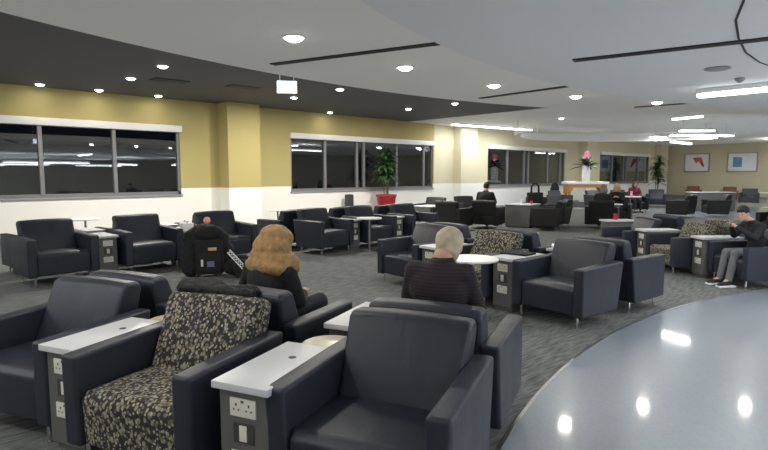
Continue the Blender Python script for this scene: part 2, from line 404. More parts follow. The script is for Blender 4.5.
strip((17.21, 6.09), (16.92, 5.22), 3.26, 'short linear light left below the long one at the right', hang=.52)
strip((21.98, 7.51), (22.91, 6.65), 3.26, 'linear light hanging highest in the far cluster', hang=.52, w=.22)
strip((24.67, 9.5), (26.7, 9.25), 3.26, 'linear light hanging at the left of the far cluster', hang=.52, w=.3)
strip((24.29, 8.6), (26.48, 6.99), 3.26, 'longest linear light across the far cluster', hang=.52, w=.3)
# pendants added to brighten the ceilings, mostly unseen: over terrazzo, behind camera, far end
for (p, q) in [((31, 11.0), (34, 11.0)), ((31, 4), (34, 4)), ((38.5, 8), (41.5, 8)), ((21, -1), (24, -1)), ((14, -4), (17, -4)), ((15.5, 1.2), (18.5, .2)),
               ((4.5, -1.6), (8.5, -1.6)), ((.2, -3.2), (3.2, -5.2)), ((10.5, -3.2), (12.5, -6.2)), ((4, -9), (8, -9)), ((-4.5, -.5), (-4.5, 3.5)), ((-2, -8), (-4, -6)), ((-5, 7.5), (-3, 9.5)), ((3, -13), (6, -13)), ((10, -11), (13, -11)), ((-2.6, 4.2), (-1.4, 6.2)), ((-4.2, 11.3), (-1.4, 11.8))]:
    d = math.hypot((p[0] + q[0]) / 2 - CC[0], (p[1] + q[1]) / 2 - CC[1])
    cz = DISC if d < 10 else SLAB if d < 13.2 else CEIL
    strip(p, q, cz - .45, 'suspended linear light added as ceiling fill, outside the frame or hidden behind the bulkhead', hang=.45, group='linear lights added as ceiling fill', ps=.6, up=UP * 7)

root = empty('exit_sign', (4.45, 6.93, 2.93), R(-35)); tag(root, 'small glowing white sign hanging at the edge of the dark ceiling', 'sign')
b = BM(); box(b, -.15, .15, -.02, .02, -.10, .085, .006, 2); obj('sign_box', b, M['lampring'], root)
b = BM(); box(b, -.14, .14, -.024, -.0205, -.092, .077); obj('lit_panel', b, M['exitglow'], root)
b = BM(); box(b, -.14, .14, .0205, .024, -.092, .077); obj('lit_panel', b, M['exitglow'], root)
b = BM(); cone(b, (-.1, 0, .085), (-.1, 0, .865), .008, .008, 8); cone(b, (.1, 0, .085), (.1, 0, .865), .008, .008, 8); obj('mount', b, M['lampring'], root)
b = BM(); lathe(b, [(.0, 0), (.11, 0), (.12, -.01), (.09, -.02), (0, -.02)], 24, (6.17, 1.79, DISC)); tag(obj('ceiling_speaker', b, M['reveal']), 'flat round grey speaker in the ceiling left of the small sensor', 'speaker')
b = BM(); lathe(b, [(.05, 0), (.05, -.02), (.02, -.05), (0, -.055)], 20, (6.98, 1.8, DISC)); tag(obj('smoke_detector', b, M['reveal']), 'small grey sensor on the ceiling above the linear light', 'sensor')
b = BM(); box(b, 6.3, 7.1, 12.2, 12.6, CEIL - .015, CEIL, .003, 1); tag(obj('ceiling_vent', b, M['slotdark']), 'dark vent in the ceiling right of the lit sign', 'vent')
b = BM(); box(b, 4.6, 5.4, 12.5, 12.9, CEIL - .015, CEIL, .003, 1); tag(obj('ceiling_vent', b, M['slotdark']), 'dark vent between the two leftmost downlights', 'vent')

# ---------------------------------------------------------------- club chairs
def make_chair(seat_m, back_m, arm_m):
    root = empty('club_chair')
    # arms: slabs, upright front, rear edge leaning in towards the floor
    prof = [(-.43, .13), (-.435, .655), (.40, .668), (.30, .13)]
    for s in (-1, 1):
        b = BM(); x0, x1 = (-.46, -.342) if s < 0 else (.342, .46)
        prism(b, prof, x0, x1, .026, 4)
        obj('armrest', b, arm_m, root)
    b = BM(); prism(b, [(-.30, .135), (-.30, .32), (.33, .40), (.29, .135)], -.339, .339, .012, 3); obj('base', b, arm_m, root)
    # seat cushion: crowned top, its cover running down the front
    def crown(c):
        x, y, z = c; k = max(0, 1 - (x / .33) ** 2)
        if z > .38: z += .026 * k * max(0, 1 - ((y + .08) / .38) ** 2)
        if y < -.3: y -= .014 * k
        return (x, y, z)
    t = BM(); prism(t, [(-.402, .145), (-.412, .41), (-.37, .448), (.20, .435), (.20, .32), (-.29, .32), (-.29, .145)], -.340, .340, .022, 4)
    es = [e for e in t.edges if abs(e.verts[0].co.x - e.verts[1].co.x) > .3]
    bmesh.ops.subdivide_edges(t, edges=es, cuts=8)
    for v in t.verts: v.co = Vector(crown(v.co))
    obj('seat_cushion', t, seat_m, root)
    # backrest: thick wedge with an inclined, softly crowned front face
    t = BM(); prism(t, [(.06, .42), (.255, .835), (.285, .868), (.40, .862), (.425, .82), (.31, .32)], -.338, .338, .034, 4)
    es = [e for e in t.edges if abs(e.verts[0].co.x - e.verts[1].co.x) > .3]
    bmesh.ops.subdivide_edges(t, edges=es, cuts=8)
    for v in t.verts:
        x, y, z = v.co; k = max(0, 1 - (x / .34) ** 2)
        if y < .30 and z > .42: v.co.y -= .028 * k * math.sin(PI * min(1, max(0, (z - .42) / .45)))
        if z > .82: v.co.z += .012 * k
        if z > .66: v.co.x *= 1 + .06 * min(1, (z - .66) / .1)
    obj('backrest', t, back_m, root)
    for sx in (-1, 1):
        for y in (-.36, .25):
            b = BM(); cone(b, (sx * .36, y, 0), (sx * .36, y, .14), .013, .016, 14); cone(b, (sx * .36, y, 0), (sx * .36, y, .006), .018, .018, 14)
            obj('leg', b, M['chrome'], root)
    return root
PROTO = {}
def chair(kind, x, y, th, label, group, cat='armchair', s=1.0):
    if kind not in PROTO:
        ms = {'navy': (M['leather'], M['leather_back'], M['leather']), 'leaf': (M['leaf'], M['leaf'], M['leather']), 'black': (M['black_leather'],) * 3,
              'grey': (M['grey_leather'],) * 3, 'brown': (M['brown_leather'],) * 3}[kind]
        o = make_chair(*ms); PROTO[kind] = o
    else: o = copy_tree(PROTO[kind])
    o.location = (x, y, 0); o.rotation_euler = (0, 0, R(th + 90)); o.scale = (s, s, s)
    tag(o, label, cat, group)
    return o
def make_table():
    root = empty('side_table')
    b = BM(); box(b, -.145, .145, -.30, .30, .05, .615, .006, 1); box(b, -.13, .13, -.27, .28, 0, .05); obj('cabinet_body', b, M['cabinet'], root)
    b = BM(); box(b, -.165, .165, -.335, .335, .618, .655, .006, 2); obj('table_top', b, M['laminate'], root)
    b = BM(); cone(b, (.02, .1, .6555), (.02, .1, .657), .022, .02, 18); obj('grommet', b, M['dark_plate'], root)
    def double(z):
        b = BM(); box(b, -.075, .075, -.309, -.299, z - .045, z + .045, .003, 2); o = obj('socket_plate', b, M['plate'], root)
        b = BM()
        for s in (-1, 1):
            cx = s * .037
            box(b, cx - .004, cx + .004, -.3105, -.3085, z + .008, z + .022)
            box(b, cx - .018, cx - .010, -.3105, -.3085, z - .014, z - .006); box(b, cx + .010, cx + .018, -.3105, -.3085, z - .014, z - .006)
        box(b, -.008, -.002, -.3112, -.3085, z + .026, z + .038); box(b, .002, .008, -.3112, -.3085, z + .026, z + .038)
        obj('socket_slots', b, M['slot'], o, False)
    double(.53)
    b = BM(); box(b, -.06, .06, -.306, -.299, .35, .455, .003, 1); o = obj('dark_plate', b, M['dark_plate'], root)
    b = BM(); box(b, -.022, .022, -.311, -.304, .363, .442, .003, 2); obj('switch', b, M['plate'], o)
    double(.265)
    return root
tab0 = None
def table(x, y, th, label, group):
    global tab0
    if tab0 is None: tab0 = make_table(); o = tab0
    else: o = copy_tree(tab0)
    o.location = (x, y, 0); o.rotation_euler = (0, 0, R(th + 90)); tag(o, label, 'side table', group)
    return o
def row_pos(x, y, th, n):  # n modules to the viewer's left of a chair whose front points along th
    t = R(th); l = Vector((math.sin(t), -math.cos(t)))   # viewer-left when facing the front
    return (x + l.x * 1.28 * n, y + l.y * 1.28 * n)
def ahead(p, th, d): return (p[0] + math.cos(R(th)) * d, p[1] + math.sin(R(th)) * d)

gA = 'armchairs of the front row'; gB = 'armchairs backing onto the front row'; tA = 'power tables of the front row'
TH = 204.0; A2 = (1.83, 1.95); A1 = (1.237, 3.118); A0 = (.82, 4.24)
chair('navy', *A2, TH, 'navy leather armchair nearest the polished floor, in the foreground', gA)
chair('leaf', *A1, TH, 'large armchair with leaf patterned seat and back in the foreground', gA)
chair('navy', *A0, TH + 2, 'dark leather armchair cut off by the left edge, in the foreground', gA)
B = [ahead(p, TH, -.93) for p in (A0, A1, A2)]
chair('navy', *B[0], TH - 180, 'dark leather armchair backing onto the one at the left edge', gB)
chair('navy', *B[1], TH - 180, 'dark leather armchair the blonde person sits in', gB)
chair('navy', *B[2], TH - 180, 'navy leather armchair the grey haired person sits in', gB)
for p1, l, l2, l3 in [((1.475, 2.42), 'white topped grey power table between the patterned and the nearest navy armchair', 'white topped table right of the blonde person', 'round cream table filling the gap behind the nearest power table'),
                 ((.975, 3.635), 'white topped grey power table at the left, left of the patterned armchair', 'white topped table behind the left side of the patterned armchair', 'round cream table filling the gap behind the left power table')]:
    table(*p1, TH, l, tA)
    p2 = ahead(p1, TH, -1.10); table(*p2, TH - 180, l2, 'power tables backing onto the front row')
    c = ahead(p1, TH, -.55)
    root = empty('round_table', (*c, 0)); tag(root, l3, 'table', 'round cream tables in the front row')
    b = BM(); lathe(b, [(.17, 0), (.17, .56), (.17, .58)], 40); obj('drum_base', b, M['cabinet'], root)
    b = BM(); lathe(b, [(0, .60), (.17, .60), (.178, .59), (.178, .58), (.16, .58)], 40); obj('table_top', b, M['cream_gloss'], root)

gC = 'armchairs of the middle row'; THC = 176; C0 = (5.72, 3.08)
C1 = row_pos(*C0, THC, 1); C2 = row_pos(*C0, THC, 2)
chair('navy', *C0, THC, 'navy leather armchair at the end of the middle row facing the camera side', gC)
chair('leaf', *C1, THC, 'leaf patterned armchair right behind the grey haired person', gC)
chair('navy', *C2, THC, 'dark leather armchair left of the grey haired person, facing left', gC)
for p, l in zip((C0, C1, C2), ('navy armchair backing onto the end armchair of the middle row, blue side to the camera', 'dark armchair backing onto the patterned one in the middle row', 'dark armchair behind the one left of the grey haired person')):
    chair('navy', *ahead(p, THC, -1.0), THC - 180, l, 'armchairs backing onto the middle row')
for n, l, l2 in [(.5, 'power table with papers left of the end armchair of the middle row', 'white topped table behind the power table of the middle row end'), (1.5, 'white topped table just left of the grey head', 'white topped table in the back half of the middle row, farther left')]:
    p = row_pos(*C0, THC, n); table(*ahead(p, THC, .07), THC, l, 'power tables of the middle row'); table(*ahead(p, THC, -1.07), THC - 180, l2, 'power tables behind the middle row')

gD = 'armchairs along the left window'
D = [(1.88, 9.60, 276), (3.29, 9.74, 273), (4.68, 9.60, 270)]
for (x, y, t), l, l2 in zip(D, ('black leather armchair at the far left in front of the left window', 'black leather armchair between the two power tables by the left window', 'black leather armchair behind the pile of luggage'),
                        ('dark armchair backing onto the far left one', 'dark armchair backing onto the middle one by the left window', 'dark armchair backing onto the one behind the luggage')):
    chair('navy', x, y, t, l, gD, s=1.07)
    p = ahead((x, y), t, -1.03); chair('navy', p[0] + .10, p[1], t - 180, l2, 'armchairs facing the left window')
table(2.585, 9.74, 274, 'grey power table between the two leftmost armchairs by the window', 'power tables along the left window')
table(3.985, 9.74, 273, 'grey power table beside the luggage, white box on its top', 'power tables along the left window')
table(2.68, 10.8, 94, 'white topped table behind the leftmost power table', 'power tables facing the left window')
table(4.08, 10.9, 93, 'white topped table behind the power table with the white box', 'power tables facing the left window')

gE = 'armchairs before the second window'
for (x, y, t), l, l2 in zip([(6.80, 9.28, 276), (8.16, 9.36, 274), (9.52, 9.3, 273)],
        ('dark armchair right of the blonde head, across the carpet', 'dark armchair behind the white round table', 'dark armchair before the red pot, right of the slim power table'),
        ('dark armchair turned away, left of the row before the second window', 'dark armchair turned away behind the white round table', 'dark armchair turned away beside the red pot')):
    chair('navy', x, y, t, l, gE, s=1.05)
    p = ahead((x, y), t, -1.05); chair('navy', p[0] - .16, p[1], t - 180, l2, 'armchairs facing the second window')
table(7.48, 9.36, 274, 'slim grey power table left of the round white table stem', 'power tables before the second window')
table(8.84, 9.38, 274, 'slim grey power table below the red pot', 'power tables before the second window')

gR = 'armchairs at the right'
Rr = [(10.52, 4.35, 144, 'navy', 'dark armchair at the left end of the right hand row, facing left'), (9.97, 3.29, 141, 'leaf', 'armchair with patterned seat and back left of the seated boy'), (9.50, 2.15, 141, 'navy', 'navy armchair the boy in grey trousers sits in')]
for x, y, t, k, l in Rr: chair(k, x, y, t, l, gR, s=.93)
table(10.27, 3.80, 142, 'slim power table between the two left armchairs of the right hand row', 'power tables at the right')
table(9.76, 2.70, 141, 'power table between the patterned armchair and the boy', 'power tables at the right')
chair('navy', 11.38, 3.74, -36, 'dark armchair behind the left end of the right hand row', 'armchairs backing onto the right hand row')
chair('leaf', 10.76, 2.62, -39, 'dark armchair backing onto the patterned one at the right', 'armchairs backing onto the right hand row')

def round_table(x, y, z, r, label, group, m='white_gloss'):
    root = empty('round_table', (x, y, 0)); tag(root, label, 'table', group)
    b = BM(); lathe(b, [(0, z - .03), (r - .02, z - .03), (r, z - .02), (r, z - .006), (r - .006, z), (0, z)], 48); obj('table_top', b, M[m], root)
    b = BM(); cone(b, (0, 0, .015), (0, 0, z - .03), .022, .022, 18); obj('stem', b, M['steel'], root)
    b = BM(); lathe(b, [(.2, 0), (.2, .008), (.05, .016), (.022, .03), (0, .03)], 36); obj('base', b, M['steel'], root)
    return root
gT = 'round white pedestal tables'
round_table(4.86, 3.78, .70, .29, 'white round table right beside the grey haired person', gT)
round_table(7.58, 8.68, .72, .27, 'white round table on a thin stem before the second window', gT)
round_table(3.05, 12.55, .72, .28, 'white round table behind the leftmost armchairs', gT)
round_table(7.55, 4.95, .70, .32, 'white round table behind the patterned armchair of the middle row', gT)
round_table(7.55, 12.3, .72, .25, 'white round table behind the armchairs of the second window', gT)

# ---------------------------------------------------------------- farther furniture
gF = 'black armchairs far across the carpet'
chair('black', 12.3, 10.35, 10, 'black armchair left of the seated person in black, far across the carpet', gF)
chair('black', 13.45, 9.95, 20, 'black armchair the short haired person in black sits in', gF)
chair('black', 14.45, 8.42, 110, 'black armchair right of the grey cabinet', gF)
chair('black', 15.42, 8.74, 130, 'black armchair at the right end of the far group', gF)
chair('black', 13.4, 12.2, 190, 'black armchair far left of the person in black, near the wall', gF)
chair('black', 16.1, 9.95, 200, 'black armchair the tall tote bag stands on', gF)
chair('black', 15.0, 11.9, 250, 'black armchair near the wall behind the person in black', gF)
def cabinet(x0, x1, y0, y1, z, label, rz=0, topm='laminate'):
    root = empty('cabinet', ((x0 + x1) / 2, (y0 + y1) / 2, 0), rz); tag(root, label, 'cabinet')
    hx, hy = (x1 - x0) / 2, (y1 - y0) / 2
    b = BM(); box(b, -hx, hx, -hy, hy, .04, z - .03, .006, 1); box(b, -hx + .03, hx - .03, -hy + .03, hy - .03, 0, .04); obj('cabinet_body', b, M['cabinet'], root)
    b = BM(); box(b, -hx - .02, hx + .02, -hy - .02, hy + .02, z - .03, z, .005, 1); obj('cabinet_top', b, M[topm], root)
    return root
cabinet(14.3, 15.1, 9.1, 9.9, .72, 'grey cabinet with cluttered pale top beside the person in black', R(10))
cabinet(12.2, 13.0, 11.2, 11.9, .66, 'grey cabinet right of the red pot', R(5))
cabinet(26.3, 28.2, 7.6, 8.2, .85, 'long grey cabinet before the far wall', R(-42))
chair('grey', 23.5, 13.2, 260, 'pale grey armchair left of the flower table', 'grey armchairs by the flower table')
chair('grey', 25.2, 12.2, 250, 'grey armchair right before the flower table', 'grey armchairs by the flower table')
chair('grey', 26.6, 11.6, 240, 'grey armchair at the right of the flower table', 'grey armchairs by the flower table')
chair('black', 16.0, 7.55, 20, 'dark armchair the grey haired person leans in, left of the blond reader', 'dark armchairs around the far tables')
chair('black', 18.0, 8.0, 200, 'dark armchair the blond reading person sits in', 'dark armchairs around the far tables')
chair('black', 24.0, 9.9, 220, 'dark armchair the person with the red scarf sits in', 'dark armchairs around the far tables')
chair('black', 22.3, 7.4, 90, 'dark armchair turned away, right of the reading person', 'dark armchairs around the far tables')
chair('black', 23.6, 6.6, 120, 'dark armchair before the long grey cabinet', 'dark armchairs around the far tables')
chair('navy', 28.5, 10.7, 200, 'blue armchair below the far tall plant', 'dark armchairs around the far tables')
chair('brown', 38.0, 12.0, 200, 'brown leather armchair against the far wall, left one', 'brown armchairs by the far wall')
chair('brown', 37.6, 9.9, 190, 'brown leather armchair against the far wall, right one', 'brown armchairs by the far wall')
chair('grey', 34.0, 8.0, 190, 'grey armchair in front of the far wall between the pictures', 'grey armchairs by the far wall')
chair('grey', 36.5, 6.9, 180, 'grey armchair at the far wall right of the other grey one', 'grey armchairs by the far wall')
round_table(32.0, 6.75, .74, .35, 'small far round table below the blue picture', gT)
round_table(17.0, 7.72, .70, .33, 'far round table right of the black armchairs', gT)
round_table(22.4, 9.4, .74, .42, 'far round table between the two reading people', gT)

# console table with the flowers
CT = (25.9, 13.15)
root = empty('console_table', (*CT, 0), R(-38)); tag(root, 'orange wooden console table under a white cloth, far by the wall', 'table')
b = BM(); box(b, -1.0, 1.0, -.3, .3, .98, 1.14, .01, 2); prism(b, [(-1.0, .7), (-.9, .7), (-.7, .98), (-1.0, .98)], -.3, .3, axis='y'); prism(b, [(1.0, .7), (.9, .7), (.7, .98), (1.0, .98)], -.3, .3, axis='y'); obj('table_frame', b, M['wood'], root)
for sx in (-1, 1):
    for sy in (-1, 1):
        b = BM(); cone(b, (sx * .90, sy * .22, 0), (sx * .90, sy * .22, .98), .045, .08, 12); obj('leg', b, M['wood'], root)
b = BM(); box(b, -1.08, 1.08, -.36, .36, 1.14, 1.27, .02, 2)
o = obj('tablecloth', b, M['cloth_white']); o.location = (*CT, 0); o.rotation_euler = (0, 0, R(-38)); tag(o, 'white cloth on the orange console table', 'tablecloth')
vroot = empty('flower_vase', (25.95, 13.15, 1.27)); tag(vroot, 'tall white vase of pink flowers and dark leaves on the console', 'vase')
b = BM(); lathe(b, [(.16, 0), (.19, .05), (.21, .5), (.17, .72), (.20, .80), (.16, .80), (.12, .6), (0, .5)], 28); obj('vase', b, M['cloth_white'], vroot)
area('console_spot', (25.7, 13.0, 3.6), .3, 60, color=(1, .97, .93), spread=R(60)).name = 'console_area_light'  # bare area light above the flower console, no fitting modelled
def leaf(bm, p, d, L, w, droop=.3, n=6):
    d = Vector(d).normalized(); side = d.cross(Vector((0, 0, 1)));
    side = side.normalized() if side.length > 1e-3 else Vector((1, 0, 0))
    rows = []
    for i in range(n + 1):
        t = i / n; c = Vector(p) + d * L * t + Vector((0, 0, -droop * L * t * t)); ww = w * math.sin(PI * min(1, t * .92 + .06)) ** .8
        rows.append((bm.verts.new(c - side * ww), bm.verts.new(c + Vector((0, 0, -ww * .35))), bm.verts.new(c + side * ww)))
    for a, c in zip(rows, rows[1:]):
        bm.faces.new((a[0], a[1], c[1], c[0])); bm.faces.new((a[1], a[2], c[2], c[1]))
b = BM(); rnd = random.Random(3)
for i in range(46):
    a = rnd.uniform(0, 2 * PI); e = rnd.uniform(.1, 1.4)
    leaf(b, (0, 0, .74), (math.cos(a) * math.cos(e), math.sin(a) * math.cos(e), math.sin(e)), rnd.uniform(.5, .95), .07, .35)
o = obj('foliage', b, M['greendark'], vroot)
b = BM()
for i in range(80):
    a = rnd.uniform(0, 2 * PI); z = rnd.uniform(.85, 1.5); r = rnd.uniform(0, .34) * (1.75 - z)
    c = (r * math.cos(a), r * math.sin(a), z)
    for k in range(5):
        an = k * 2 * PI / 5 + a; leaf(b, c, (math.cos(an), math.sin(an), .5), .11, .045, .2, 3)
obj('blossoms', b, M['pink'], vroot)

# potted plants
def potted(name, x, y, label, h, pot, n, seed, L=.42, fol='green', k=1.0, lw=.035):
    root = empty(name, (x, y, 0)); tag(root, label, 'plant'); rnd = random.Random(seed)
    b = BM(); lathe(b, [(.17 * k, 0), (.24 * k, .5 * k), (.26 * k, .52 * k), (.26 * k, .56 * k), (.23 * k, .56 * k), (.2 * k, .5 * k), (0, .5 * k)], 32); obj('pot', b, M[pot], root)
    b = BM(); tops = []
    for q in range(3):
        ax, ay = .07 * math.cos(q * 2.1), .07 * math.sin(q * 2.1); hh = h * (1, .82, .66)[q]
        tube(b, [(ax, ay, .5), (ax * 1.6, ay * 1.6, .5 + (hh - .5) * .5), (ax * 2, ay * 2, hh - .25)], .022, 8); tops.append((ax * 2, ay * 2, hh))
    obj('stem', b, M['trunk'], root)
    b = BM()
    for i in range(n):
        tx, ty, tz = tops[i % 3]; z0 = rnd.uniform(max(.85 * k + .1, tz - 1.0), tz - .2)
        a = rnd.uniform(0, 2 * PI); e = rnd.uniform(.1, 1.25)
        leaf(b, (tx * z0 / tz, ty * z0 / tz, z0), (math.cos(a) * math.cos(e), math.sin(a) * math.cos(e), math.sin(e)), rnd.uniform(.6, 1.15) * L, lw, .55)
    obj('foliage', b, M[fol], root)
potted('potted_plant', 14.1, 15.15, 'tall green plant in a red pot before the second window', 2.75, 'red', 330, 5, .58, k=1.55, lw=.05)
potted('potted_plant', 38.6, 14.45, 'tall dark green plant in the far corner', 2.9, 'planter_grey', 300, 6, .85)
b = BM(); box(b, -.12, .12, -.1, .1, 0, .02); 

# pictures on the far wall
def picture(y0, y1, z0, z1, label, kind):
    root = empty('framed_picture', (EX - .03, (y0 + y1) / 2, (z0 + z1) / 2)); tag(root, label, 'picture', None)
    hy, hz = (y1 - y0) / 2, (z1 - z0) / 2
    b = BM()
    for (a, c, d, e) in [(-hy, hy, hz - .06, hz), (-hy, hy, -hz, -hz + .06), (-hy, -hy + .06, -hz, hz), (hy - .06, hy, -hz, hz)]: box(b, -.03, .03, a, c, d, e, .006, 1)
    obj('picture_frame', b, M['steel'], root)
    b = BM(); box(b, -.005, .02, -hy + .05, hy - .05, -hz + .05, hz - .05); cv = obj('canvas', b, M['paper'], root, False)
    def poly(name, pts, m):
        b = BM(); prism(b, pts, -.012, -.006); obj(name, b, m, cv, False)
    red = mat('art_red', (.62, .13, .10), .7, var=(6, .3)); blue = mat('art_blue', (.12, .32, .55), .7, var=(3, .2)); dk = mat('art_grey', (.25, .25, .3), .7)
    if kind == 0:
        poly('painted_shape', [(.35 * hy, .55 * hz), (-.35 * hy, .6 * hz), (-.62 * hy, -.35 * hz), (-.45 * hy, -.38 * hz), (-.15 * hy, .2 * hz), (.05 * hy, -.1 * hz), (.2 * hy, .25 * hz)], red)
        poly('painted_shape', [(-.3 * hy, .1 * hz), (-.62 * hy, -.45 * hz), (-.55 * hy, -.5 * hz), (-.22 * hy, .05 * hz)], dk)
    else: poly('painted_shape', [(.62 * hy, -.52 * hz), (.62 * hy, .55 * hz), (.02 * hy, .5 * hz), (.0 * hy, -.5 * hz)], blue)
picture(12.93, 14.60, 1.80, 3.14, 'framed abstract picture with a red shape on the far wall', 0)
picture(9.99, 11.80, 1.80, 3.14, 'framed abstract picture with a blue square on the far wall', 1)

# ---------------------------------------------------------------- small things
def boxthing(name, x, y, z, sx, sy, sz, rz, m, label, cat, group=None, bev=.004):
    b = BM(); box(b, -sx / 2, sx / 2, -sy / 2, sy / 2, 0, sz, bev, 2); o = obj(name, b, m); o.location = (x, y, z); o.rotation_euler = (0, 0, rz)
    return tag(o, label, cat, group)
# tissue box with a tissue on the power table by the luggage
root = empty('tissue_box', (3.99, 9.62, .655), R(8)); tag(root, 'white box with a tissue on the power table beside the luggage', 'box')
b = BM(); box(b, -.11, .11, -.06, .06, 0, .11, .006, 2); obj('box_body', b, M['paper'], root)
b = BM(); prism(b, [(-.03, .11), (.03, .11), (.05, .15), (.01, .17), (-.04, .145)], -.03, .03, .006, 2); obj('tissue', b, M['paper'], root)
o = boxthing('newspaper', 3.97, 9.86, .656, .3, .24, .012, R(20), M['paper'], 'folded white paper behind the tissue box', 'paper')
# papers on the middle row, flat dark bag
pw = row_pos(*C0, THC, .5)
q = ahead(pw, THC, -1.0)
o = boxthing('newspaper', q[0], q[1], .656, .30, .42, .03, R(30), M['paper'], 'crumpled white newspaper left of the end armchair in the middle row', 'paper')
q = ahead(pw, THC, .0)
o = boxthing('laptop_sleeve', q[0], q[1] + .06, .656, .36, .26, .02, R(95), M['black_cloth'], 'flat dark sleeve lying on the middle row power table', 'sleeve')
# cups and small stuff
def cup(x, y, z, m, label, h=.11, r=.04, group=None):
    b = BM(); lathe(b, [(r * .75, 0), (r, h), (r * .92, h), (r * .7, .008), (0, .008)], 20); o = obj('cup', b, M[m]); o.location = (x, y, z); return tag(o, label, 'cup', group)
table(11.75, 5.2, -36, 'power table behind the left end of the right hand row, red cup on it', 'power tables at the right')
cup(11.72, 5.22, .656, 'red', 'red cup on the table behind the left armchair of the right hand row', .13, .055)
for i, (x, y, l) in enumerate([(14.5, 9.4, 'white cup at the left of the cluttered grey cabinet'), (14.75, 9.55, 'white cup at the middle of the cluttered grey cabinet')]): cup(x, y, .72, 'paper', l, .12, .045)
cup(14.95, 9.35, .72, 'red', 'small red cup on the cluttered grey cabinet', .09, .04)
cup(22.35, 9.35, .74, 'pink', 'pink bottle shaped cup on the far reading table', .22, .05)
b = BM(); box(b, -.1, .1, -.1, .1, 0, .3, .02, 2); o = obj('waste_bin', b, M['dark_plate']); o.location = (12.6, 15.55, .0); o.scale = (1.2, 1.2, 3.0); tag(o, 'small black bin standing against the white wall left of the red pot', 'bin')

# luggage before the third window armchair
root = empty('suitcase', (3.80, 8.30, 0), R(-25)); tag(root, 'black soft suitcase with small tags standing upright by the armchair', 'suitcase')
b = BM(); box(b, -.22, .22, -.13, .13, .04, .60, .045, 3); obj('suitcase_body', b, M['black_cloth'], root)
b = BM(); box(b, -.18, .18, -.17, -.12, .10, .40, .025, 2); obj('front_pocket', b, M['black_cloth'], root)
b = BM(); tube(b, [(-.1, .08, .58), (-.1, .08, .80), (.1, .08, .80), (.1, .08, .58)], .011, 8); obj('handle', b, M['dark_plate'], root)
for sx in (-1, 1):
    b = BM(); cone(b, (sx * .17 - .02, .08, .035), (sx * .17 + .02, .08, .035), .035, .035, 16); obj('wheel', b, M['dark_plate'], root)
mo = mat('tag_orange', (.55, .36, .14), .6); mb = mat('tag_blue', (.12, .13, .3), .5)
for (x, z, w_, h_, m_) in [(.05, .455, .13, .05, mo), (-.11, .24, .035, .11, M['plate']), (.02, .22, .11, .09, mb)]:
    yy = -.133 if z > .4 else -.173
    b = BM(); box(b, x - w_ / 2, x + w_ / 2, yy - .004, yy + .002, z - h_ / 2, z + h_ / 2, .002, 1); obj('tag', b, m_, root)
def blobby(name, parts, m, vox, parent=None, noise_amt=0, loc=None, smooth_it=4, nscale=6):
    bm = BM()
    for p in parts:
        if p[0] == 'e': ell(bm, p[1], p[2], 18, 12, p[3] if len(p) > 3 else None)
        else:
            cone(bm, p[1], p[2], p[3], p[4], 14); ell(bm, p[1], (p[3],) * 3, 14, 10); ell(bm, p[2], (p[4],) * 3, 14, 10)
    me = bpy.data.meshes.new('t'); bm.to_mesh(me); bm.free()
    t = bpy.data.objects.new('t', me); COL.objects.link(t)
    r = t.modifiers.new('r', 'REMESH'); r.mode = 'VOXEL'; r.voxel_size = vox
    s = t.modifiers.new('s', 'SMOOTH'); s.factor = .5; s.iterations = smooth_it
    dg = bpy.context.evaluated_depsgraph_get(); dg.update()
    nm = bpy.data.meshes.new_from_object(t.evaluated_get(dg)); bpy.data.objects.remove(t)
    nm.name = name
    if noise_amt:
        for v in nm.vertices:
            n = noise.noise(v.co * nscale) + .5 * noise.noise(v.co * nscale * 3)
            v.co += v.normal * n * noise_amt
    nm.materials.clear(); nm.materials.append(m)
    nm.polygons.foreach_set('use_smooth', [True] * len(nm.polygons))
    o = bpy.data.objects.new(name, nm); COL.objects.link(o)
    if parent: o.parent = parent
    if loc: o.location = loc
    return o
o = blobby('coat', [('e', (.0, .02, .70), (.24, .17, .13)), ('e', (-.10, .06, .45), (.32, .15, .40)), ('e', (-.28, .03, .25), (.16, .16, .26)), ('e', (.22, .02, .52), (.14, .12, .18)), ('e', (.16, .08, .3), (.25, .12, .3))], M['black_cloth'], .02, None, .03)
o.location = (3.80, 8.32, 0); o.rotation_euler = (0, 0, R(-25)); tag(o, 'black coat draped over the standing suitcase', 'coat')
b = BM(); ell(b, (0, 0, 0), (.055, .055, .06)); o = obj('toy_ball', b, mat('peach_plastic', (.75, .35, .25), .4)); o.location = (3.77, 8.28, .905); tag(o, 'small peach ball on top of the coat on the suitcase', 'ball')
root = empty('shoulder_bag', (4.12, 7.95, 0), R(-30)); tag(root, 'black shoulder bag with a white lattice strap leaning beside the suitcase', 'bag')
o = blobby('bag_body', [('e', (0, 0, .15), (.24, .13, .15)), ('e', (.05, 0, .24), (.17, .1, .12))], M['black_cloth'], .02, root, .008)
def lat(t, u): # point on the strap, t along, u across
    p0 = Vector((-.13, -.18, .44)); p1 = Vector((.20, -.20, .05)); d = (p1 - p0); n = Vector((.64, 0, .77))
    return p0 + d * t + n * u
b = BM()
for i in range(10):
    t0, t1 = i / 10, (i + 1) / 10
    cone(b, lat(t0, -.028), lat(t1, .028), .0045, .0045, 6); cone(b, lat(t0, .028), lat(t1, -.028), .0045, .0045, 6)
for u in (-.032, .032): cone(b, lat(0, u), lat(1, u), .006, .006, 6)
obj('lattice_strap', b, M['paper'], root)
b = BM(); box(b, -.02, .27, -.19, -.16, .0, .3, .012, 2, lambda c: (c.x + (0.3 - c.z) * .35 - .1, c.y, c.z + .0)); obj('front_flap', b, M['black_cloth'], root)

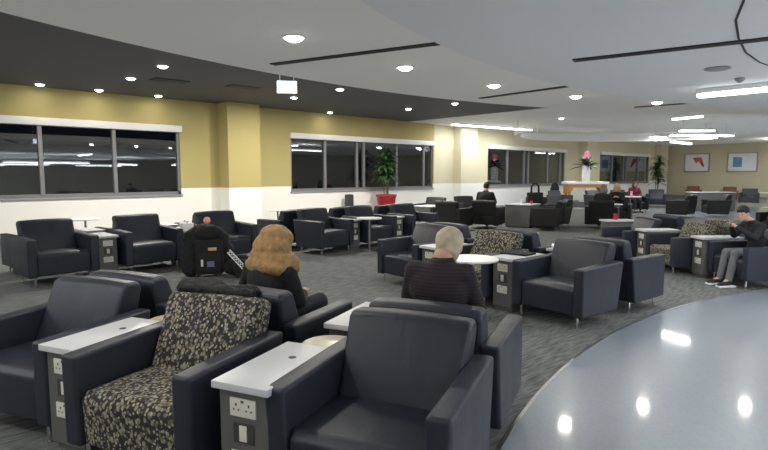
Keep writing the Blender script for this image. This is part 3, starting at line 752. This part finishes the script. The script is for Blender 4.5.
# tote bag on an armchair
def tote(x, y, z, s, label, rz):
    root = empty('tote_bag', (x, y, z), rz); tag(root, label, 'bag')
    b = BM(); box(b, -.24 * s, .24 * s, -.1 * s, .1 * s, 0, .55 * s, .03, 2); obj('bag_body', b, M['black_cloth'], root)
    for sy in (-1, 1):
        b = BM(); tube(b, [(-.12 * s, sy * .07 * s, .5 * s), (-.11 * s, sy * .05 * s, .75 * s), (-.05 * s, sy * .04 * s, .82 * s), (.05 * s, sy * .04 * s, .82 * s), (.11 * s, sy * .05 * s, .75 * s), (.12 * s, sy * .07 * s, .5 * s)], .018 * s, 8); obj('handle', b, M['black_cloth'], root)
tote(15.95, 9.85, .46, 1.05, 'tall black tote bag with two upright handles on a far armchair', R(-45))
o = blobby('coat', [('e', (0, 0, .9), (.25, .2, .42)), ('c', (0, 0, .3), (.02, 0, .9), .28, .2)], M['black_cloth'], .04, None, .03); o.location = (24.3, 13.9, 0); o.scale = (1, 1, .95); tag(o, 'dark coat heaped up at the wall left of the flower table', 'coat')

# ---------------------------------------------------------------- people
def cloth(name, c, rough=.9, sc=40): return mat(name, c, rough, bump=(sc, .35, (1, 1, 1)), var=(9, .15))
def person(x, y, th, label, J, top, bottom, hairc, hair, shoes=None, skin=None, vox=.012, seat=0, hold=None, thin=1.0, sleeves=True, eyes=True, fing=1.0):
    root = empty('person', (x, y, seat), R(th + 90)); tag(root, label, 'person')
    V = Vector; skin = skin or M['skin']
    J = {k: V(v) for k, v in J.items()}
    h = J['head']; hd = J.get('look', V((0, -1, 0))).normalized()
    up = V((0, 0, 1)); side = hd.cross(up).normalized(); up2 = side.cross(hd).normalized()
    Rm = Matrix((side, -hd, up2)).transposed().to_4x4()      # local x=side, y=back, z=up
    def H(a, b_, c): return h + (Rm.to_3x3() @ V((a, b_, c)))
    P_ = [('e', h + up2 * .01, (.077, .096, .105), Rm), ('e', H(0, -.02, -.05), (.056, .068, .07), Rm), ('e', H(0, -.072, -.088), (.025, .022, .022), Rm),
          ('c', H(0, -.09, .012), H(0, -.112, -.028), .009, .015), ('e', H(0, -.086, -.058), (.026, .016, .010), Rm), ('e', H(.079, .01, -.012), (.012, .022, .034), Rm), ('e', H(-.079, .01, -.012), (.012, .022, .034), Rm),
          ('c', J['neck'], H(0, .02, -.06), .058 * thin, .052 * thin),
          ('e', J['chest'], (.155 * thin, .105, .17)), ('e', J['belly'], (.145 * thin, .105, .15)), ('e', J['pelvis'], (.165 * thin, .13, .12)), ('c', J['chest'] + V((0, 0, .08)), J['neck'], .08, .06)]
    C = [('e', J['neck'] + V((0, .012, -.012)), (.084, .082, .036)), ('e', J['chest'], (.175 * thin, .125, .185)), ('e', J['belly'], (.168 * thin, .13, .17)), ('e', J['pelvis'], (.185 * thin, .145, .11)), ('c', J['chest'] + V((0, 0, .10)), J['neck'] - V((0, 0, .03)), .095, .074)]
    T = [('e', J['pelvis'], (.18 * thin, .14, .115))]; S = []
    for s, n in ((-1, 'L'), (1, 'R')):
        sh, el, wr = J['sh' + n], J['el' + n], J['wr' + n]
        P_ += [('c', sh, el, .048, .038), ('c', el, wr, .038, .026)]
        C += [('c', J['chest'] + V((0, 0, .07)), sh, .09, .072), ('c', sh, el, .070, .054), ('c', el, wr + (el - wr) * .08, .054, .040)]
        d = (wr - el).normalized(); sd = d.cross(V((0, 0, 1))).normalized() * s; nrm = sd.cross(d) * s
        palm = wr + d * .055; P_ += [('c', wr, wr + d * .04, .026, .026), ('e', palm, (.03, .03, .03)), ('e', palm + sd * .014, (.022, .022, .022)), ('e', palm - sd * .014, (.022, .022, .022))]
        for k, L in enumerate((.062, .072, .067, .052)):
            b0 = palm + sd * (.030 - k * .02) + d * .018; b1 = b0 + d * L * .5; b2 = b1 + (d * .55 - nrm * .6) * L * .5
            P_ += [('c', b0, b1, .0095 * fing, .009 * fing), ('c', b1, b2, .009 * fing, .008 * fing)]
        tb = wr + d * .03 + sd * .026; P_ += [('c', tb, tb + (d * .6 + sd * .7) * .035, .011 * fing, .010 * fing), ('c', tb + (d * .6 + sd * .7) * .035, tb + (d * .6 + sd * .7) * .035 + (d - nrm * .3) * .028, .010 * fing, .0085 * fing)]
        hp, kn, an, to = J['hp' + n], J['kn' + n], J['an' + n], J['to' + n]
        P_ += [('c', hp, kn, .075, .052), ('c', kn, an, .05, .034), ('c', an, to, .034, .028)]
        T += [('c', hp, kn, .094 * thin, .072), ('c', kn, an + V((0, 0, .01)), .070, .056)]
        S += [[('c', an + V((0, .015, -.035)), to + V((0, 0, .0)), .045, .040), ('e', to + V((0, -.02, -.005)), (.044, .05, .03))]]
    body = blobby('body', P_, skin, vox * .7, root, 0, None, 3)
    blobby('jacket' if sleeves else 'sweater', C, top, vox, root, .006, None, 5, 9)
    blobby('trousers', T, bottom, vox, root, .004, None, 4, 8)
    for s_ in S: blobby('shoe', s_, shoes or M['black_cloth'], vox, root, 0, None, 3)
    blobby('hair', [(p[0], H(*p[1]), *(p[2:] if p[0] == 'e' else ())) + ((Rm,) if p[0] == 'e' else ()) if p[0] == 'e' else ('c', H(*p[1]), H(*p[2]), p[3], p[4]) for p in hair], hairc, vox * .8, root, .006, None, 3, 26)
    if eyes:
        for s in (-1, 1):
            b = BM(); ell(b, H(s * .03, -.083, .012), (.012, .008, .008)); obj('eye', b, M['slot'], root)
    return root, J, H
def seated(lean=0.0, turn=0.0, arms='lap', hunch=0, kx=.12, knee=.53):
    c = math.sin(R(lean)); J = {}
    def q(x, y, z):  # rotate the upper body by lean about the pelvis and turn about Z
        dz = z - .5; yy = y - c * dz; a = R(turn) * min(1, max(0, dz / .45)); x2 = x * math.cos(a) - (yy - .15) * math.sin(a); y2 = .15 + x * math.sin(a) + (yy - .15) * math.cos(a)
        return (x2, y2, .5 + dz * math.cos(R(lean)))
    J['pelvis'] = (0, .12, .53); J['belly'] = q(0, .13, .70); J['chest'] = q(0, .13, .90); J['neck'] = q(0, .11, 1.09); J['head'] = q(0, .06 - hunch, 1.225)
    for s, n in ((-1, 'L'), (1, 'R')):
        J['sh' + n] = q(s * .175, .13, 1.0)
        if arms == 'lap': J['el' + n] = q(s * .25, .04, .76); J['wr' + n] = q(s * .12, -.20, .70)
        else: J['el' + n] = q(s * .21, -.02, .78); J['wr' + n] = q(s * .06, -.26, .90)
        J['hp' + n] = (s * .09, .08, .52); J['kn' + n] = (s * kx, -.36, knee); J['an' + n] = (s * kx, -.42, .11); J['to' + n] = (s * (kx + .02), -.57, .045)
    return J
def hair_mat(name, c, st=.8): 
    return mat(name, c, .6, bump=(14, st, (3, 3, .35)), var=(5, .35))
short = [('e', (0, .018, .035), (.086, .098, .095)), ('e', (0, .05, -.01), (.078, .06, .075))]
# grey haired man in the nearest back-to-back armchair
J = seated(lean=6, arms='lap', hunch=.02); J['look'] = (-.1, -1, -.12); J['head'] = (-.03, J['head'][1] - .03, J['head'][2] - .065); J['neck'] = (-.01, J['neck'][1], J['neck'][2])
mj = mat('plum_checked_jacket', (.022, .016, .020), .9)
nt = mj.node_tree; tc = nt.nodes.new('ShaderNodeTexCoord'); w = nt.nodes.new('ShaderNodeTexWave'); w.bands_direction = 'Z'; w.inputs['Scale'].default_value = 14; nt.links.new(tc.outputs['Object'], w.inputs['Vector'])
mx = nt.nodes.new('ShaderNodeMix'); mx.data_type = 'RGBA'; mx.inputs[6].default_value = (.016, .012, .015, 1); mx.inputs[7].default_value = (.034, .023, .030, 1); nt.links.new(w.outputs[0], mx.inputs[0]); nt.links.new(mx.outputs[2], nt.nodes['Principled BSDF'].inputs['Base Color'])
gh = mat('grey_blond_hair', (.50, .42, .30), .6, bump=(30, .8, (1, 1, 1)), var=(16, .35))
bx = ahead(B[2], TH, -.10); bx = (bx[0] - .41 * .03, bx[1] + .91 * .03)
mroot, _, _ = person(bx[0], bx[1], TH - 180, 'grey haired person in a dark plum jacket, seated with back to the camera', {**J}, mj, cloth('dark_trousers', (.02, .02, .025)), gh,
       [('e', (0, .02, .035), (.096, .112, .104)), ('e', (0, .055, -.035), (.086, .068, .09)), ('e', (0, .055, -.09), (.068, .052, .055))], thin=1.2, vox=.012)
# blonde woman
J = seated(lean=10, turn=-6, arms='lap', kx=.13, knee=.58); J['look'] = (-.3, -1, -.3)
for k in ('chest', 'neck', 'head', 'shL', 'shR'): J[k] = (J[k][0] - .03, J[k][1], J[k][2] - (.09 if k == 'head' else .07))
J['belly'] = (J['belly'][0], J['belly'][1], J['belly'][2] - .04)
J['elL'] = (-.29, .02, .70); J['wrL'] = (-.20, -.18, .72); J['knL'] = (-.24, -.36, .62); J['knR'] = (.02, -.36, .56)
bl = mat('blonde_hair', (.33, .195, .075), .65, bump=(16, 1.0, (9, 9, .5)), var=(22, .55))
bw = ahead(B[1], TH, -.08); bw = (bw[0] - .41 * .09, bw[1] + .91 * .09)
wroot, _, _ = person(bw[0], bw[1], TH - 180, 'person with bushy blonde hair in a black top, seated with back to the camera', {**J}, cloth('black_knit', (.012, .012, .014)), cloth('dark_grey_trousers', (.03, .032, .033)), bl,
       [('e', (0, .03, .03), (.135, .13, .105)), ('e', (.0, .05, -.05), (.175, .13, .12)), ('e', (0, .05, -.14), (.20, .125, .12)), ('e', (.0, .06, -.20), (.235, .12, .085)), ('e', (.17, .0, -.17), (.08, .09, .11)), ('e', (-.17, .0, -.17), (.08, .09, .11))], vox=.014)
o = blobby('fur_coat', [('c', (-.30, .0, .885), (.22, .02, .885), .05, .035), ('c', (-.34, .10, .86), (.15, .14, .87), .055, .04), ('e', (-.2, .05, .90), (.18, .12, .05)), ('c', (-.36, .14, .84), (-.42, .22, .70), .05, .04)], mat('black_fur', (.010, .010, .011), .8, bump=(60, 1, (1, 1, 1))), .014, None, .018, None, 3, 14)
cx = ahead(A1, TH, -.36); o.location = (cx[0], cx[1], 0); o.rotation_euler = (0, 0, R(TH + 90)); 
tag(o, 'black furry coat thrown over the back of the patterned armchair', 'coat')
# boy with phone
J = seated(lean=18, arms='phone', hunch=.05, kx=.10); J['look'] = (.45, -.85, -.35)
for n in 'LR': J['kn' + n] = (J['kn' + n][0] + .02, -.40, .53); J['an' + n] = (J['an' + n][0] + .06, -.52, .11); J['to' + n] = (J['to' + n][0] + .08, -.68, .045); J['wr' + n] = (J['wr' + n][0] - .01, -.36, .97); J['el' + n] = (J['el' + n][0] * 1.1, -.16, .80)
by = ahead(Rr[2][:2], 141, .0)
r_, J_, H_ = person(by[0], by[1], 143, 'black haired boy in grey trousers holding a phone, seated at the right', {**J}, cloth('black_hoodie', (.016, .017, .019)), cloth('grey_trousers', (.13, .135, .14)), hair_mat('black_hair', (.012, .011, .010)),
       [('e', (0, .018, .04), (.09, .104, .09)), ('e', (0, .05, -.01), (.085, .065, .08)), ('e', (0, -.06, .075), (.07, .035, .03))], shoes=cloth('black_sneaker', (.02, .02, .025)), vox=.013, thin=.9)
for n in 'LR':
    b = BM(); t = J_['to' + n]; a = J_['an' + n]
    box(b, t.x - .05, t.x + .05, t.y - .07, a.y + .07, 0.0, .028, .01, 2); obj('shoe_sole', b, M['paper'], r_)
BS = .90; r_.scale = (BS, BS, BS)
wr = (J_['wrL'] + J_['wrR']) / 2 * BS; d = Vector((0, -1, .4))
root = empty('smartphone', (0, 0, 0)); 
b = BM(); box(b, -.075, .075, -.006, .006, -.038, .038, .004, 2); o = obj('phone_body', b, M['dark_plate'], root)
b = BM(); box(b, -.068, .068, .0062, .0068, -.033, .033); obj('phone_screen', b, M['paper'], root)
pw_ = Matrix.Translation((by[0], by[1], 0)) @ Matrix.Rotation(R(233), 4, 'Z') @ (wr + Vector((0, -.11, .02)))
root.location = pw_; root.rotation_euler = (R(-35), 0, R(233)); tag(root, 'phone held in both hands by the boy', 'phone')

# far people
dark = cloth('dark_sweater', (.014, .015, .016)); jeans = cloth('dark_jeans', (.02, .024, .035))
J = seated(lean=3, arms='lap'); J['look'] = (.1, -1, -.1)
fr, _, _ = person(13.4, 9.93, 20, 'short haired person in black seen from behind beside the grey cabinet', {**J}, dark, jeans, hair_mat('dark_brown_hair', (.02, .015, .012)), short, vox=.02, fing=1.3, thin=1.15)
fr.scale = (1.1, 1.1, 1.05)
blond2 = hair_mat('light_brown_hair', (.42, .29, .15))
long_ = [('e', (0, .02, .03), (.10, .11, .10)), ('e', (0, .05, -.08), (.12, .085, .13))]
J = seated(lean=14, arms='phone', hunch=.03); J['look'] = (0, -1, -.5)
person(17.92, 7.97, 200, 'blond person in dark clothes leaning over a magazine at the far table', {**J}, dark, jeans, blond2, long_, vox=.024, fing=1.4)
J = seated(lean=4, arms='lap'); J['look'] = (0, -1, -.2)
r2, _, H2 = person(23.9, 9.85, 222, 'brown haired person with a dark red scarf behind the far round table', {**J}, cloth('wine_red_top', (.16, .02, .045)), jeans, hair_mat('brown_hair', (.10, .045, .02)), long_, vox=.024, fing=1.4)
J = seated(lean=10, arms='lap'); J['look'] = (.4, -1, -.3)
person(16.05, 7.57, 20, 'grey haired person in a dark jacket left of the blond reader', {**J}, dark, jeans, hair_mat('ash_hair', (.17, .15, .12)), long_, vox=.024, fing=1.4)
J = seated(lean=4, arms='lap'); J['look'] = (.3, -1, -.2)
chair('black', 17.0, 3.2, 160, 'black armchair cut off by the right edge, behind the boy', 'dark armchairs around the far tables')
person(16.9, 3.2, 160, 'person in a pale top at the right edge, behind the boy', {**J}, cloth('pale_lilac_top', (.5, .48, .56)), jeans, hair_mat('dark_hair', (.03, .02, .02)), long_, vox=.024, fing=1.4)
o = boxthing('magazine', 17.12, 7.75, .702, .34, .26, .015, R(20), mat('magazine_paper', (.6, .5, .36), .6), 'open magazine on the round table before the blond reader', 'magazine')
